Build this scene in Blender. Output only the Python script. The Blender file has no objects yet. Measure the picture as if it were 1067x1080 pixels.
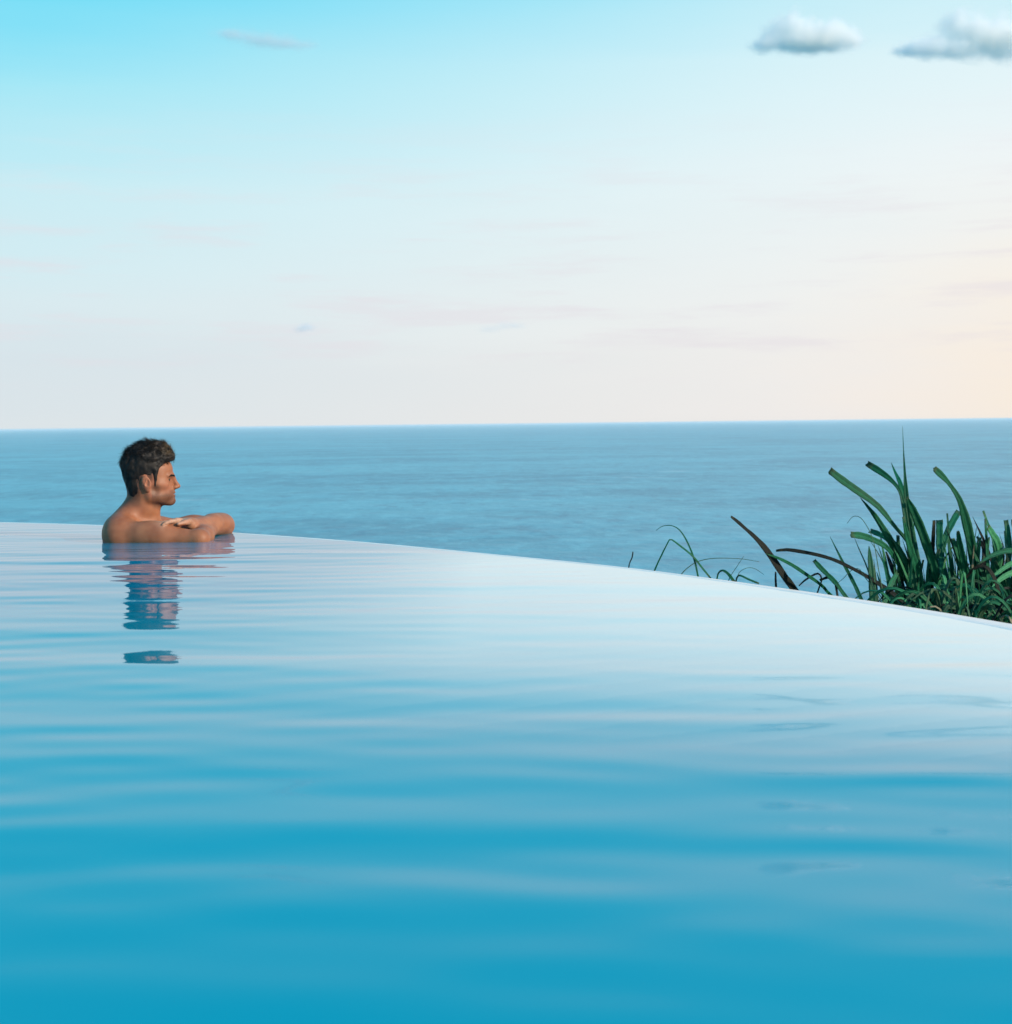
import bpy, math, random
import numpy as np
from mathutils import Vector, Matrix

random.seed(7)
RNG = np.random.default_rng(11)
sc = bpy.context.scene
COL = sc.collection

# ----------------------------------------------------------------- camera geometry
F = 1480.0                      # focal length in photo pixels (photo 1067 x 1080)
CAM_H = 0.475                   # lens height above the pool water (z = 0)
SEA_Z, SEA_R = -40.0, 50000.0
PITCH = math.atan((540 - 448 + (CAM_H - SEA_Z) / SEA_R * F) / F)
ROLL = 12.0 / 1067
fw = Vector((0, math.cos(PITCH), -math.sin(PITCH)))
r0 = Vector((1, 0, 0)); u0 = r0.cross(fw)
RT = r0 * math.cos(ROLL) - u0 * math.sin(ROLL)
UP = r0 * math.sin(ROLL) + u0 * math.cos(ROLL)
CAM = Vector((0, 0, CAM_H))


def ray(px, py):
    return fw + RT * ((px - 533.5) / F) + UP * ((540 - py) / F)


def P(px, py, D):
    """place in the world seen towards (px, py) at distance D along +Y"""
    d = ray(px, py)
    return CAM + d * (D / d.y)


def on_water(px, py, z=0.0):
    d = ray(px, py)
    return CAM + d * ((z - CAM.z) / d.z)


# ----------------------------------------------------------------- small helpers
def mesh_obj(name, verts, faces, mats, parent=None, smooth=True, mat_idx=None):
    me = bpy.data.meshes.new(name)
    if isinstance(verts, np.ndarray):
        verts = verts.tolist()
    if isinstance(faces, np.ndarray):
        faces = faces.tolist()
    me.from_pydata(verts, [], faces)
    if smooth:
        me.polygons.foreach_set('use_smooth', [True] * len(me.polygons))
    for m in (mats if isinstance(mats, (list, tuple)) else [mats]):
        me.materials.append(m)
    if mat_idx is not None:
        me.polygons.foreach_set('material_index', mat_idx)
    me.update()
    o = bpy.data.objects.new(name, me)
    COL.objects.link(o)
    if parent is not None:
        o.parent = parent
        o.matrix_parent_inverse = Matrix.Translation(-Vector(parent.location))
    return o


def empty(name, loc):
    o = bpy.data.objects.new(name, None)
    o.empty_display_size = 0.1
    o.location = loc
    COL.objects.link(o)
    return o


def tag(o, label=None, cat=None, group=None, kind=None):
    if label: o['label'] = label
    if cat: o['category'] = cat
    if group: o['group'] = group
    if kind: o['kind'] = kind
    return o


class NT:
    """tiny node-tree builder"""
    def __init__(self, tree):
        self.t = tree
        self.t.nodes.clear()

    def n(self, typ, **kw):
        nd = self.t.nodes.new(typ)
        for k, v in kw.items():
            if k.startswith('i_'):
                key = k[2:]
                key = int(key) if key.isdigit() else key.replace('_', ' ')
                nd.inputs[key].default_value = v
            else:
                setattr(nd, k, v)
        return nd

    def l(self, a, b):
        self.t.links.new(a, b)

    def math(self, op, a, b=None, clamp=False):
        nd = self.t.nodes.new('ShaderNodeMath'); nd.operation = op; nd.use_clamp = clamp
        for i, v in enumerate((a, b)):
            if v is None: continue
            if isinstance(v, (int, float)): nd.inputs[i].default_value = v
            else: self.l(v, nd.inputs[i])
        return nd.outputs[0]

    def maprange(self, v, a, b, c=0.0, d=1.0, smooth=False):
        nd = self.t.nodes.new('ShaderNodeMapRange')
        if smooth: nd.interpolation_type = 'SMOOTHSTEP'
        self.l(v, nd.inputs[0])
        for i, x in enumerate((a, b, c, d)): nd.inputs[i + 1].default_value = x
        return nd.outputs[0]

    def mix(self, fac, a, b, blend='MIX'):
        nd = self.t.nodes.new('ShaderNodeMix'); nd.data_type = 'RGBA'; nd.blend_type = blend
        for sock, v in ((nd.inputs[0], fac), (nd.inputs[6], a), (nd.inputs[7], b)):
            if isinstance(v, (int, float)): sock.default_value = v
            elif isinstance(v, (tuple, list)): sock.default_value = tuple(v) + ((1,) if len(v) == 3 else ())
            else: self.l(v, sock)
        return nd.outputs[2]

    def ramp(self, fac, stops, interp='LINEAR'):
        nd = self.t.nodes.new('ShaderNodeValToRGB')
        cr = nd.color_ramp; cr.interpolation = interp
        while len(cr.elements) > 1: cr.elements.remove(cr.elements[-1])
        cr.elements[0].position = stops[0][0]; cr.elements[0].color = tuple(stops[0][1]) + (1,)
        for p, c in stops[1:]:
            e = cr.elements.new(p); e.color = tuple(c) + (1,)
        self.l(fac, nd.inputs[0])
        return nd.outputs[0]


def new_mat(name):
    m = bpy.data.materials.new(name); m.use_nodes = True
    return m, NT(m.node_tree)


def lin(r, g, b):
    return tuple((c / 255 / 12.92) if c <= 10 else ((c / 255 + 0.055) / 1.055) ** 2.4 for c in (r, g, b))


# ----------------------------------------------------------------- value noise (numpy)
_perm = RNG.permutation(4096)
_rand = RNG.random(4096).astype(np.float32) * 2 - 1


def vnoise(x, y, z):
    xi, yi, zi = np.floor(x).astype(int), np.floor(y).astype(int), np.floor(z).astype(int)
    fx, fy, fz = x - xi, y - yi, z - zi
    fx, fy, fz = (t * t * (3 - 2 * t) for t in (fx, fy, fz))

    def h(a, b, c):
        return _rand[_perm[(_perm[(_perm[a & 4095] + b) & 4095] + c) & 4095]]
    out = 0
    for dx in (0, 1):
        wx = fx if dx else 1 - fx
        for dy in (0, 1):
            wy = fy if dy else 1 - fy
            for dz in (0, 1):
                wz = fz if dz else 1 - fz
                out = out + wx * wy * wz * h(xi + dx, yi + dy, zi + dz)
    return out


# ----------------------------------------------------------------- surface nets on a rectilinear grid
def surface_nets(Fv, xs, ys, zs):
    nx, ny, nz = Fv.shape
    ins = Fv < 0
    c = np.zeros((nx - 1, ny - 1, nz - 1), np.int8)
    for i in (0, 1):
        for j in (0, 1):
            for k in (0, 1):
                c += ins[i:nx - 1 + i, j:ny - 1 + j, k:nz - 1 + k]
    act = np.argwhere((c > 0) & (c < 8))
    idx = -np.ones(c.shape, np.int64)
    idx[tuple(act.T)] = np.arange(len(act))
    acc = np.zeros((len(act), 3)); cnt = np.zeros(len(act))
    corners = [(i, j, k) for i in (0, 1) for j in (0, 1) for k in (0, 1)]
    for a in corners:
        for ax in range(3):
            if a[ax]: continue
            b = list(a); b[ax] = 1
            A = act + np.array(a); B = act + np.array(b)
            fa = Fv[tuple(A.T)]; fb = Fv[tuple(B.T)]
            m = (fa < 0) != (fb < 0)
            t = np.where(m, fa / np.where(fa == fb, 1, fa - fb), 0)
            pa = np.stack([xs[A[:, 0]], ys[A[:, 1]], zs[A[:, 2]]], 1)
            pb = np.stack([xs[B[:, 0]], ys[B[:, 1]], zs[B[:, 2]]], 1)
            acc += np.where(m[:, None], pa + (pb - pa) * t[:, None], 0)
            cnt += m
    verts = acc / cnt[:, None]
    quads = []
    for ax in range(3):
        o1, o2 = (ax + 1) % 3, (ax + 2) % 3
        sl0 = [slice(None)] * 3; sl1 = [slice(None)] * 3
        sl0[ax] = slice(0, -1); sl1[ax] = slice(1, None)
        a, b = ins[tuple(sl0)], ins[tuple(sl1)]
        e = np.argwhere(a != b)
        m = (e[:, o1] > 0) & (e[:, o2] > 0) & (e[:, o1] < Fv.shape[o1] - 1) & (e[:, o2] < Fv.shape[o2] - 1)
        e = e[m]
        flip = ~a[tuple(e.T)]
        def cell(d1, d2):
            q = e.copy(); q[:, o1] -= d1; q[:, o2] -= d2
            return idx[tuple(q.T)]
        q = np.stack([cell(1, 1), cell(0, 1), cell(0, 0), cell(1, 0)], 1)
        q[flip] = q[flip][:, ::-1]
        quads.append(q)
    return verts, np.concatenate(quads)


class Field:
    """signed distance field, smooth unions of round primitives"""
    def __init__(self, xs, ys, zs):
        self.xs, self.ys, self.zs = (np.asarray(a, np.float32) for a in (xs, ys, zs))
        self.F = np.full((len(xs), len(ys), len(zs)), 1.0, np.float32)

    def sub(self, lo, hi):
        s = []
        for a, l, h in zip((self.xs, self.ys, self.zs), lo, hi):
            i0 = max(0, np.searchsorted(a, l) - 1); i1 = min(len(a), np.searchsorted(a, h) + 1)
            s.append(slice(i0, max(i1, i0 + 1)))
        g = np.stack(np.meshgrid(self.xs[s[0]], self.ys[s[1]], self.zs[s[2]], indexing='ij'), -1)
        return tuple(s), g

    def _apply(self, s, d, k, mode):
        f = self.F[s]
        if mode == 'add':
            h = np.clip(0.5 + 0.5 * (f - d) / k, 0, 1)
            self.F[s] = f * (1 - h) + d * h - k * h * (1 - h)
        else:
            h = np.clip(0.5 - 0.5 * (f + d) / k, 0, 1)
            self.F[s] = f * (1 - h) - d * h + k * h * (1 - h)

    def cap(self, a, b, ra, rb, k=0.02, mode='add'):
        a, b = np.array(a, float), np.array(b, float)
        r = max(ra, rb) + k * 1.5 + .01
        s, g = self.sub(np.minimum(a, b) - r, np.maximum(a, b) + r)
        ba = b - a; t = np.clip(((g - a) @ ba) / max(ba @ ba, 1e-9), 0, 1)
        d = np.linalg.norm(g - a - t[..., None] * ba, axis=-1) - (ra + (rb - ra) * t)
        self._apply(s, d.astype(np.float32), k, mode)

    def ell(self, c, rad, k=0.02, mode='add', M=None):
        c = np.array(c, float); rad = np.array(rad, float)
        R = rad.max() + k * 1.5 + .01
        s, g = self.sub(c - R, c + R)
        q = g - c
        if M is not None: q = q @ M          # columns of M are the ellipsoid's axes
        k0 = np.linalg.norm(q / rad, axis=-1); k1 = np.linalg.norm(q / rad ** 2, axis=-1)
        d = k0 * (k0 - 1) / np.maximum(k1, 1e-6)
        self._apply(s, d.astype(np.float32), k, mode)


# ================================================================= LIGHT AND SKY
SUN_AZ, SUN_EL = math.radians(119), math.radians(21)       # azimuth from +Y towards +X
S = Vector((math.sin(SUN_AZ) * math.cos(SUN_EL), math.cos(SUN_AZ) * math.cos(SUN_EL), math.sin(SUN_EL)))
sd = bpy.data.lights.new('sun', 'SUN'); sd.energy = 5.0; sd.angle = math.radians(0.6); sd.color = (1.0, 0.84, 0.68)
so = bpy.data.objects.new('sun', sd); COL.objects.link(so)
so.rotation_euler = (-S).to_track_quat('-Z', 'Y').to_euler()

w = bpy.data.worlds.new("World"); sc.world = w; w.use_nodes = True
T = NT(w.node_tree)
tc = T.n('ShaderNodeTexCoord')
sep = T.n('ShaderNodeSeparateXYZ'); T.l(tc.outputs['Generated'], sep.inputs[0])
X, Y, Z = sep.outputs
# thin high cloud streaks bend the gradient a little
mp = T.n('ShaderNodeMapping', i_Scale=(2.2, 2.2, 13.0)); T.l(tc.outputs['Generated'], mp.inputs[0])
no = T.n('ShaderNodeTexNoise', i_Scale=1.6, i_Detail=5.0, i_Roughness=0.55); T.l(mp.outputs[0], no.inputs['Vector'])
nz = T.math('SUBTRACT', no.outputs['Fac'], 0.5)
el = T.math('ADD', Z, T.math('MULTIPLY', nz, 0.07))
el = T.math('MAXIMUM', el, 0.0)
fac = T.math('POWER', el, 0.5)                               # more ramp room near the horizon
sq = lambda deg: math.sqrt(math.sin(math.radians(deg)))
cool = T.ramp(fac, [(0.0, lin(226, 233, 236)), (sq(2.5), lin(217, 230, 237)), (sq(5), lin(218, 236, 242)),
                    (sq(9), lin(203, 239, 247)), (sq(13), lin(162, 234, 249)), (sq(17), lin(98, 222, 250)),
                    (sq(26), lin(62, 200, 240)), (sq(45), lin(45, 160, 222)), (1.0, lin(45, 135, 205))])
warm = T.ramp(fac, [(0.0, lin(248, 241, 236)), (sq(3), lin(248, 243, 239)), (sq(6), lin(247, 247, 245)), (sq(10), lin(244, 250, 251)),
                    (sq(14), lin(230, 249, 253)), (sq(18), lin(186, 239, 252)), (sq(21.5), lin(120, 220, 248)),
                    (sq(28), lin(66, 198, 240)), (sq(45), lin(75, 175, 228)), (1.0, lin(45, 135, 205))])
az = T.math('ARCTAN2', X, Y)
azn = T.math('ADD', az, T.math('MULTIPLY', nz, 0.25))
side = T.maprange(azn, -0.42, 0.44, smooth=True)
grad = T.mix(side, cool, warm)
glow = T.math('MULTIPLY', T.maprange(azn, 0.16, 0.52, smooth=True), T.maprange(Z, 0.20, 0.05, smooth=True))
grad = T.mix(T.math('MULTIPLY', glow, 0.8), grad, lin(255, 238, 216))
# towards the back of the sky (behind the camera) fall back to the cool side
back = T.maprange(Y, 0.15, -0.5, smooth=True)
grad = T.mix(back, grad, cool)
# faint lilac streaks low down
mp2 = T.n('ShaderNodeMapping', i_Scale=(3.0, 3.0, 30.0), i_Location=(3.1, 1.7, 0.4)); T.l(tc.outputs['Generated'], mp2.inputs[0])
no2 = T.n('ShaderNodeTexNoise', i_Scale=2.2, i_Detail=6.0, i_Roughness=0.6); T.l(mp2.outputs[0], no2.inputs['Vector'])
band = T.math('MULTIPLY', T.maprange(no2.outputs['Fac'], 0.47, 0.68, smooth=True),
              T.math('MULTIPLY', T.maprange(Z, 0.02, 0.06, smooth=True), T.maprange(Z, 0.24, 0.09, smooth=True)))
grad = T.mix(T.math('MULTIPLY', band, 0.45), grad, lin(231, 223, 231))
sky = T.n('ShaderNodeTexSky'); sky.sky_type = 'NISHITA'; sky.sun_disc = False
sky.sun_elevation = SUN_EL; sky.sun_rotation = SUN_AZ; sky.altitude = 50; sky.dust_density = 1.5
sc10 = T.n('ShaderNodeVectorMath', operation='SCALE'); T.l(grad, sc10.inputs[0]); sc10.inputs[3].default_value = 10.0
mixed = T.mix(0.05, sc10.outputs[0], sky.outputs[0])
bg = T.n('ShaderNodeBackground', i_Strength=0.1); T.l(mixed, bg.inputs[0])
out = T.n('ShaderNodeOutputWorld'); T.l(bg.outputs[0], out.inputs[0])

# ================================================================= SEA
m_sea, T = new_mat('sea_water')
tc = T.n('ShaderNodeTexCoord')
def sea_noise(scale, detail=3.0, sx=1.0, sy=1.0, loc=(0, 0, 0), rough=0.55):
    mp = T.n('ShaderNodeMapping', i_Scale=(sx, sy, 1.0), i_Location=loc); T.l(tc.outputs['Object'], mp.inputs[0])
    n = T.n('ShaderNodeTexNoise', i_Scale=scale, i_Detail=detail, i_Roughness=rough); T.l(mp.outputs[0], n.inputs['Vector'])
    return n.outputs['Fac']
swell = sea_noise(0.02, 4, 0.8, 0.9)
streak = sea_noise(0.0035, 5, 0.7, 1.5, (4, 2, 0), 0.6)
chop = sea_noise(0.16, 5, 1.0, 0.6)
col = T.mix(T.maprange(streak, 0.34, 0.66, smooth=True), (0.018, 0.215, 0.305), (0.070, 0.365, 0.45))
col = T.mix(T.math('MULTIPLY', T.maprange(swell, 0.42, 0.62, smooth=True), 0.45), col, (0.08, 0.42, 0.52))
fine = sea_noise(0.085, 4, 1.1, 0.5, (3, 8, 0), 0.7)
col = T.mix(T.math('MULTIPLY', T.maprange(fine, 0.52, 0.64, smooth=True), 0.42), col, (0.14, 0.50, 0.58))
col = T.mix(T.math('MULTIPLY', T.maprange(fine, 0.46, 0.34, smooth=True), 0.45), col, (0.006, 0.12, 0.22))
foam = T.math('MULTIPLY', T.maprange(sea_noise(0.011, 6, 0.8, 0.9, (9, 5, 0), 0.68), 0.62, 0.74, smooth=True), 0.5)
col = T.mix(foam, col, (0.50, 0.58, 0.62))
bump = T.n('ShaderNodeBump', i_Strength=0.4, i_Distance=1.0)
h = T.math('ADD', T.math('MULTIPLY', swell, 3.0), T.math('MULTIPLY', chop, 1.6))
T.l(h, bump.inputs['Height'])
b = T.n('ShaderNodeBsdfPrincipled', i_Roughness=0.36, i_IOR=1.33)
T.l(col, b.inputs['Base Color']); T.l(bump.outputs[0], b.inputs['Normal'])
o = T.n('ShaderNodeOutputMaterial'); T.l(b.outputs[0], o.inputs[0])
rings = [0, 60, 140, 300, 600, 1200, 2500, 5000, 10000, 20000, 35000, SEA_R]
vs, fs, NS = [(0, 0, SEA_Z)], [], 256
for r in rings[1:]:
    for i in range(NS):
        a = 2 * math.pi * i / NS
        vs.append((r * math.cos(a), r * math.sin(a), SEA_Z))
for i in range(NS): fs.append((0, 1 + i, 1 + (i + 1) % NS))
for k in range(len(rings) - 2):
    a, c = 1 + k * NS, 1 + (k + 1) * NS
    for i in range(NS): fs.append((a + i, c + i, c + (i + 1) % NS, a + (i + 1) % NS))
tag(mesh_obj('sea', vs, fs, m_sea), kind='structure')

# sea air: one closed even body of pale haze over everything below the sky
m_hz, T = new_mat('sea_haze')
pv = T.n('ShaderNodeVolumePrincipled'); pv.inputs['Color'].default_value = (0.80, 0.93, 1.0, 1); pv.inputs['Density'].default_value = 4.5e-5
o = T.n('ShaderNodeOutputMaterial'); T.l(pv.outputs[0], o.inputs['Volume'])
hb = SEA_R + 400; z0, z1 = SEA_Z - 12.0, 1.6
hv = [(x, y, z) for z in (z0, z1) for x, y in ((-hb, -hb), (hb, -hb), (hb, hb), (-hb, hb))]
tag(mesh_obj('haze', hv, [(3, 2, 1, 0), (4, 5, 6, 7), (0, 1, 5, 4), (1, 2, 6, 5), (2, 3, 7, 6), (3, 0, 4, 7)], m_hz, smooth=False), kind='stuff')

# ================================================================= POOL
edge_px = [(-60, 549), (0, 550), (60, 551.5), (120, 553.5), (180, 556.5), (247, 561), (330, 566.5), (400, 572), (470, 578.5), (534, 585), (600, 591),
           (660, 597), (730, 606), (800, 615.5), (850, 622.5), (900, 629.5), (950, 637), (1000, 645), (1067, 656.5)]
RIM_Z = 0.003
ctrl = [on_water(px, py, RIM_Z) for px, py in edge_px]
A = [(v.x, v.y) for v in ctrl]
# carry the curve on, out of sight on both sides
d = Vector(A[0]) - Vector(A[3]); d.normalize()
pre = [(A[0][0] + d.x * s - 0.02 * s * s, A[0][1] + d.y * s - 0.06 * s * s) for s in (3.6, 2.4, 1.2)]
d = Vector(A[-1]) - Vector(A[-4]); d.normalize()
post = [(A[-1][0] + d.x * s - 0.035 * s * s, A[-1][1] + d.y * s - 0.01 * s * s) for s in (0.6, 1.3, 2.2, 3.2, 4.4, 5.6)]
A = np.array(pre + A + post)
# smooth + resample
seg = np.r_[0, np.cumsum(np.linalg.norm(np.diff(A, axis=0), axis=1))]
ss = np.linspace(0, seg[-1], 420)
rim = np.stack([np.interp(ss, seg, A[:, i]) for i in (0, 1)], 1)
for _ in range(60):
    rim[1:-1] = rim[1:-1] * 0.5 + (rim[:-2] + rim[2:]) * 0.25
tan = np.gradient(rim, axis=0); tan /= np.linalg.norm(tan, axis=1)[:, None]
nrm = np.stack([-tan[:, 1], tan[:, 0]], 1)               # outward (towards the sea)
if nrm[len(nrm) // 2][1] < 0: nrm = -nrm
COPING = 0.20
# how much of the rim's top stands clear of the water: a thin lip at the far end, a band at the near end
_x1 = on_water(700, 602, RIM_Z).x; _x2 = on_water(1067, 656, RIM_Z).x
LIP = 0.026 + 0.034 * np.clip((rim[:, 0] - _x1) / (_x2 - _x1), 0, 1) ** 1.3

m_cop, T = new_mat('wet_white_coping')
tc = T.n('ShaderNodeTexCoord')
n1 = T.n('ShaderNodeTexNoise', i_Scale=55.0, i_Detail=5.0, i_Roughness=0.6); T.l(tc.outputs['Object'], n1.inputs['Vector'])
n2 = T.n('ShaderNodeTexNoise', i_Scale=6.0, i_Detail=4.0); T.l(tc.outputs['Object'], n2.inputs['Vector'])
col = T.mix(T.maprange(n1.outputs['Fac'], 0.35, 0.65), (0.72, 0.73, 0.71), (0.80, 0.80, 0.78))
col = T.mix(T.math('MULTIPLY', T.maprange(n2.outputs['Fac'], 0.5, 0.72, smooth=True), 0.3), col, (0.55, 0.50, 0.42))
vo = T.n('ShaderNodeTexVoronoi', i_Scale=9.0); T.l(tc.outputs['Object'], vo.inputs['Vector'])
speck = T.maprange(vo.outputs['Distance'], 0.10, 0.05, smooth=True)
col = T.mix(T.math('MULTIPLY', speck, 0.35), col, (0.42, 0.37, 0.30))
bp = T.n('ShaderNodeBump', i_Strength=0.08, i_Distance=0.01); T.l(n2.outputs['Fac'], bp.inputs['Height'])
b = T.n('ShaderNodeBsdfPrincipled', i_Roughness=0.12, i_IOR=1.35); T.l(col, b.inputs['Base Color']); T.l(bp.outputs[0], b.inputs['Normal'])
o = T.n('ShaderNodeOutputMaterial'); T.l(b.outputs[0], o.inputs[0])

# rim wall profile: (offset from the outer edge along the outward normal, z)
prof = [(-COPING - .05, -1.40), (-COPING - .05, -0.03), (-1.25, -0.0005), ('lip', 0.0010), ('half', 0.0012), (-0.014, 0.0012), (-0.010, 0.0012), (-0.005, 0.0002),
        (0.0, -0.006), (0.0, -0.08), (-0.03, -0.10), (-0.03, -1.60)]
vs, fs = [], []
for i in range(len(rim)):
    for off, z in prof:
        if off == 'lip': off = -LIP[i]
        elif off == 'half': off = -LIP[i] * .6
        elif off == -1.25: off = -LIP[i] * 1.25
        q = rim[i] + nrm[i] * off
        vs.append((q[0], q[1], z))
n = len(prof)
for i in range(len(rim) - 1):
    for j in range(n - 1):
        a = i * n + j
        fs.append((a, a + 1, a + n + 1, a + n))
wallo = mesh_obj('pool_edge_wall', vs, fs, m_cop)
tag(wallo, 'curved low white wall forming the overflow rim of the infinity pool', 'pool wall')

# ---- water surface: real ripples
m_wat, T = new_mat('pool_water')
tc = T.n('ShaderNodeTexCoord')
n1 = T.n('ShaderNodeTexNoise', i_Scale=0.5, i_Detail=2.0); T.l(tc.outputs['Object'], n1.inputs['Vector'])
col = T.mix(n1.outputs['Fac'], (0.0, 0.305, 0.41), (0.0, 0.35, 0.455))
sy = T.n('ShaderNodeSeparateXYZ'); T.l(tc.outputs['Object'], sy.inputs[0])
col = T.mix(T.maprange(sy.outputs[1], 2.9, 4.5, smooth=True), col, (0.0, 0.225, 0.365))      # far water painted darker to deepen the man's reflection
at = T.n('ShaderNodeAttribute', attribute_name='sky_sheen')
col = T.mix(at.outputs['Fac'], col, (0.90, 0.92, 0.82))      # bright sky reflection along the near rim, painted into the water colour
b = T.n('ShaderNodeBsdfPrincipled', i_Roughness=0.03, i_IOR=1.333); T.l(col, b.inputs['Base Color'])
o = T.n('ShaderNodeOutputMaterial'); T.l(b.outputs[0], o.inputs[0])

gx = np.concatenate([np.arange(-7.0, -3.4, 0.06), np.arange(-3.4, 2.6, 0.02)])
gy = np.concatenate([np.arange(-2.5, 0.7, 0.05), np.arange(0.7, 9.6, 0.016)])
GX, GY = np.meshgrid(gx, gy, indexing='ij')
Hh = np.zeros_like(GX)
wr = np.random.default_rng(5)
def waves(lams, slope, spread, n):
    global Hh
    for _ in range(n):
        lam = math.exp(wr.uniform(math.log(lams[0]), math.log(lams[1])))
        th = wr.normal(0, spread) + 0.06
        kx, ky = math.sin(th) * 2 * math.pi / lam, math.cos(th) * 2 * math.pi / lam
        amp = slope / math.sqrt(n / 2) * lam / (2 * math.pi)
        Hh += amp * np.sin(kx * GX + ky * GY + wr.uniform(0, 6.28))
waves((0.42, 0.85), 0.011, 0.11, 12)
waves((0.18, 0.40), 0.013, 0.15, 24)
waves((0.09, 0.18), 0.012, 0.24, 24)
# the water lies calmer where it spills over the rim
cd_ = np.full(GX.shape, 9.0)
for q in rim[::6]: cd_ = np.minimum(cd_, (GX - q[0]) ** 2 + (GY - q[1]) ** 2)
t_ = np.clip(np.sqrt(cd_) / .4, 0, 1); Hh *= (.45 + .55 * t_ * t_ * (3 - 2 * t_)) * np.clip((np.sqrt(cd_) - .05) / .15, 0.05, 1)
V = np.stack([GX, GY, Hh], -1).reshape(-1, 3)
ny = len(gy)
ii, jj = np.meshgrid(np.arange(len(gx) - 1), np.arange(ny - 1), indexing='ij')
a = (ii * ny + jj).ravel()
Q = np.stack([a, a + ny, a + ny + 1, a + 1], 1)
# keep the cells on the pool's side of the coping's middle line
mid = rim - nrm * (LIP * 0.40)[:, None]
cen = V[Q].mean(1)[:, :2]
step = mid[::3]
keep = np.zeros(len(Q), bool)
for s0 in range(0, len(Q), 20000):
    cc = cen[s0:s0 + 20000]
    d2 = ((cc[:, None, :] - step[None]) ** 2).sum(-1)
    k = d2.argmin(1)
    keep[s0:s0 + 20000] = ((cc - step[k]) * nrm[::3][k]).sum(1) < 0
Q = Q[keep]
used = np.unique(Q); remap = -np.ones(len(V), int); remap[used] = np.arange(len(used))
wv_ = V[used].copy()
cnt = np.bincount(remap[Q].ravel(), minlength=len(used))
mid3 = mid; nr3 = nrm
for i in np.where(cnt < 4)[0]:
    dd_ = ((mid3 - wv_[i, :2]) ** 2).sum(1); k = dd_.argmin()
    if dd_[k] < .05 ** 2:
        sdv = (wv_[i, :2] - mid3[k]) @ nr3[k]
        wv_[i, :2] -= sdv * nr3[k]
sheen = np.zeros(len(wv_), np.float32)  # per-vertex weight of the painted sky reflection
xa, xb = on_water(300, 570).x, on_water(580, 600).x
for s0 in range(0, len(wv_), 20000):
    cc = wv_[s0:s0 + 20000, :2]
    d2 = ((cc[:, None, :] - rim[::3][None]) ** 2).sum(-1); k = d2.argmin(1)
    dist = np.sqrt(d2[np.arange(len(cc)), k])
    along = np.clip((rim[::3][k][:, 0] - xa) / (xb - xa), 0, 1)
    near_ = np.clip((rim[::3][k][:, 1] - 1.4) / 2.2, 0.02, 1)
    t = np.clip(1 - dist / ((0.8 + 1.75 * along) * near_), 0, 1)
    sheen[s0:s0 + 20000] = (.5 * t + .5 * t * t * (3 - 2 * t)) * along * np.clip((cc[:, 0] + .85) / .75, 0, 1) ** 1.3
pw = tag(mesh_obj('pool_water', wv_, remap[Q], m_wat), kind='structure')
fa = pw.data.attributes.new('sky_sheen', 'FLOAT', 'POINT'); fa.data.foreach_set('value', sheen)

# ---- hillside that carries pool and plants and falls to the sea
m_hill, T = new_mat('hillside_soil')
tc = T.n('ShaderNodeTexCoord')
n1 = T.n('ShaderNodeTexNoise', i_Scale=1.7, i_Detail=8.0, i_Roughness=0.65); T.l(tc.outputs['Object'], n1.inputs['Vector'])
col = T.mix(T.maprange(n1.outputs['Fac'], 0.35, 0.65), (0.035, 0.06, 0.025), (0.10, 0.085, 0.055))
bp = T.n('ShaderNodeBump', i_Strength=0.6, i_Distance=0.2); T.l(n1.outputs['Fac'], bp.inputs['Height'])
b = T.n('ShaderNodeBsdfPrincipled', i_Roughness=0.9); T.l(col, b.inputs['Base Color']); T.l(bp.outputs[0], b.inputs['Normal'])
o = T.n('ShaderNodeOutputMaterial'); T.l(b.outputs[0], o.inputs[0])
offs = [(-0.06, -1.55), (-0.03, -0.62), (0.3, -0.60), (0.8, -0.68), (1.5, -0.9), (2.5, -1.05), (4.0, -1.2), (5.5, -1.6), (9, -4.5), (20, -16), (45, -34), (80, -48)]
vs, fs = [], []
idxs = list(range(0, len(rim), 6))
for i in idxs:
    for k, (off, z) in enumerate(offs):
        q = rim[i] + nrm[i] * off
        nzv = float(vnoise(np.array([q[0] * .35]), np.array([q[1] * .35]), np.array([3.0]))[0])
        zz = z + (nzv * min((off - 3.5) * 0.12, 1.5) if off > 5 else nzv * 0.02)
        vs.append((q[0], q[1], zz))
n = len(offs)
for i in range(len(idxs) - 1):
    for j in range(n - 1):
        a = i * n + j
        fs.append((a, a + 1, a + n + 1, a + n))
tag(mesh_obj('hillside', vs, fs, m_hill), kind='structure')


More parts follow.
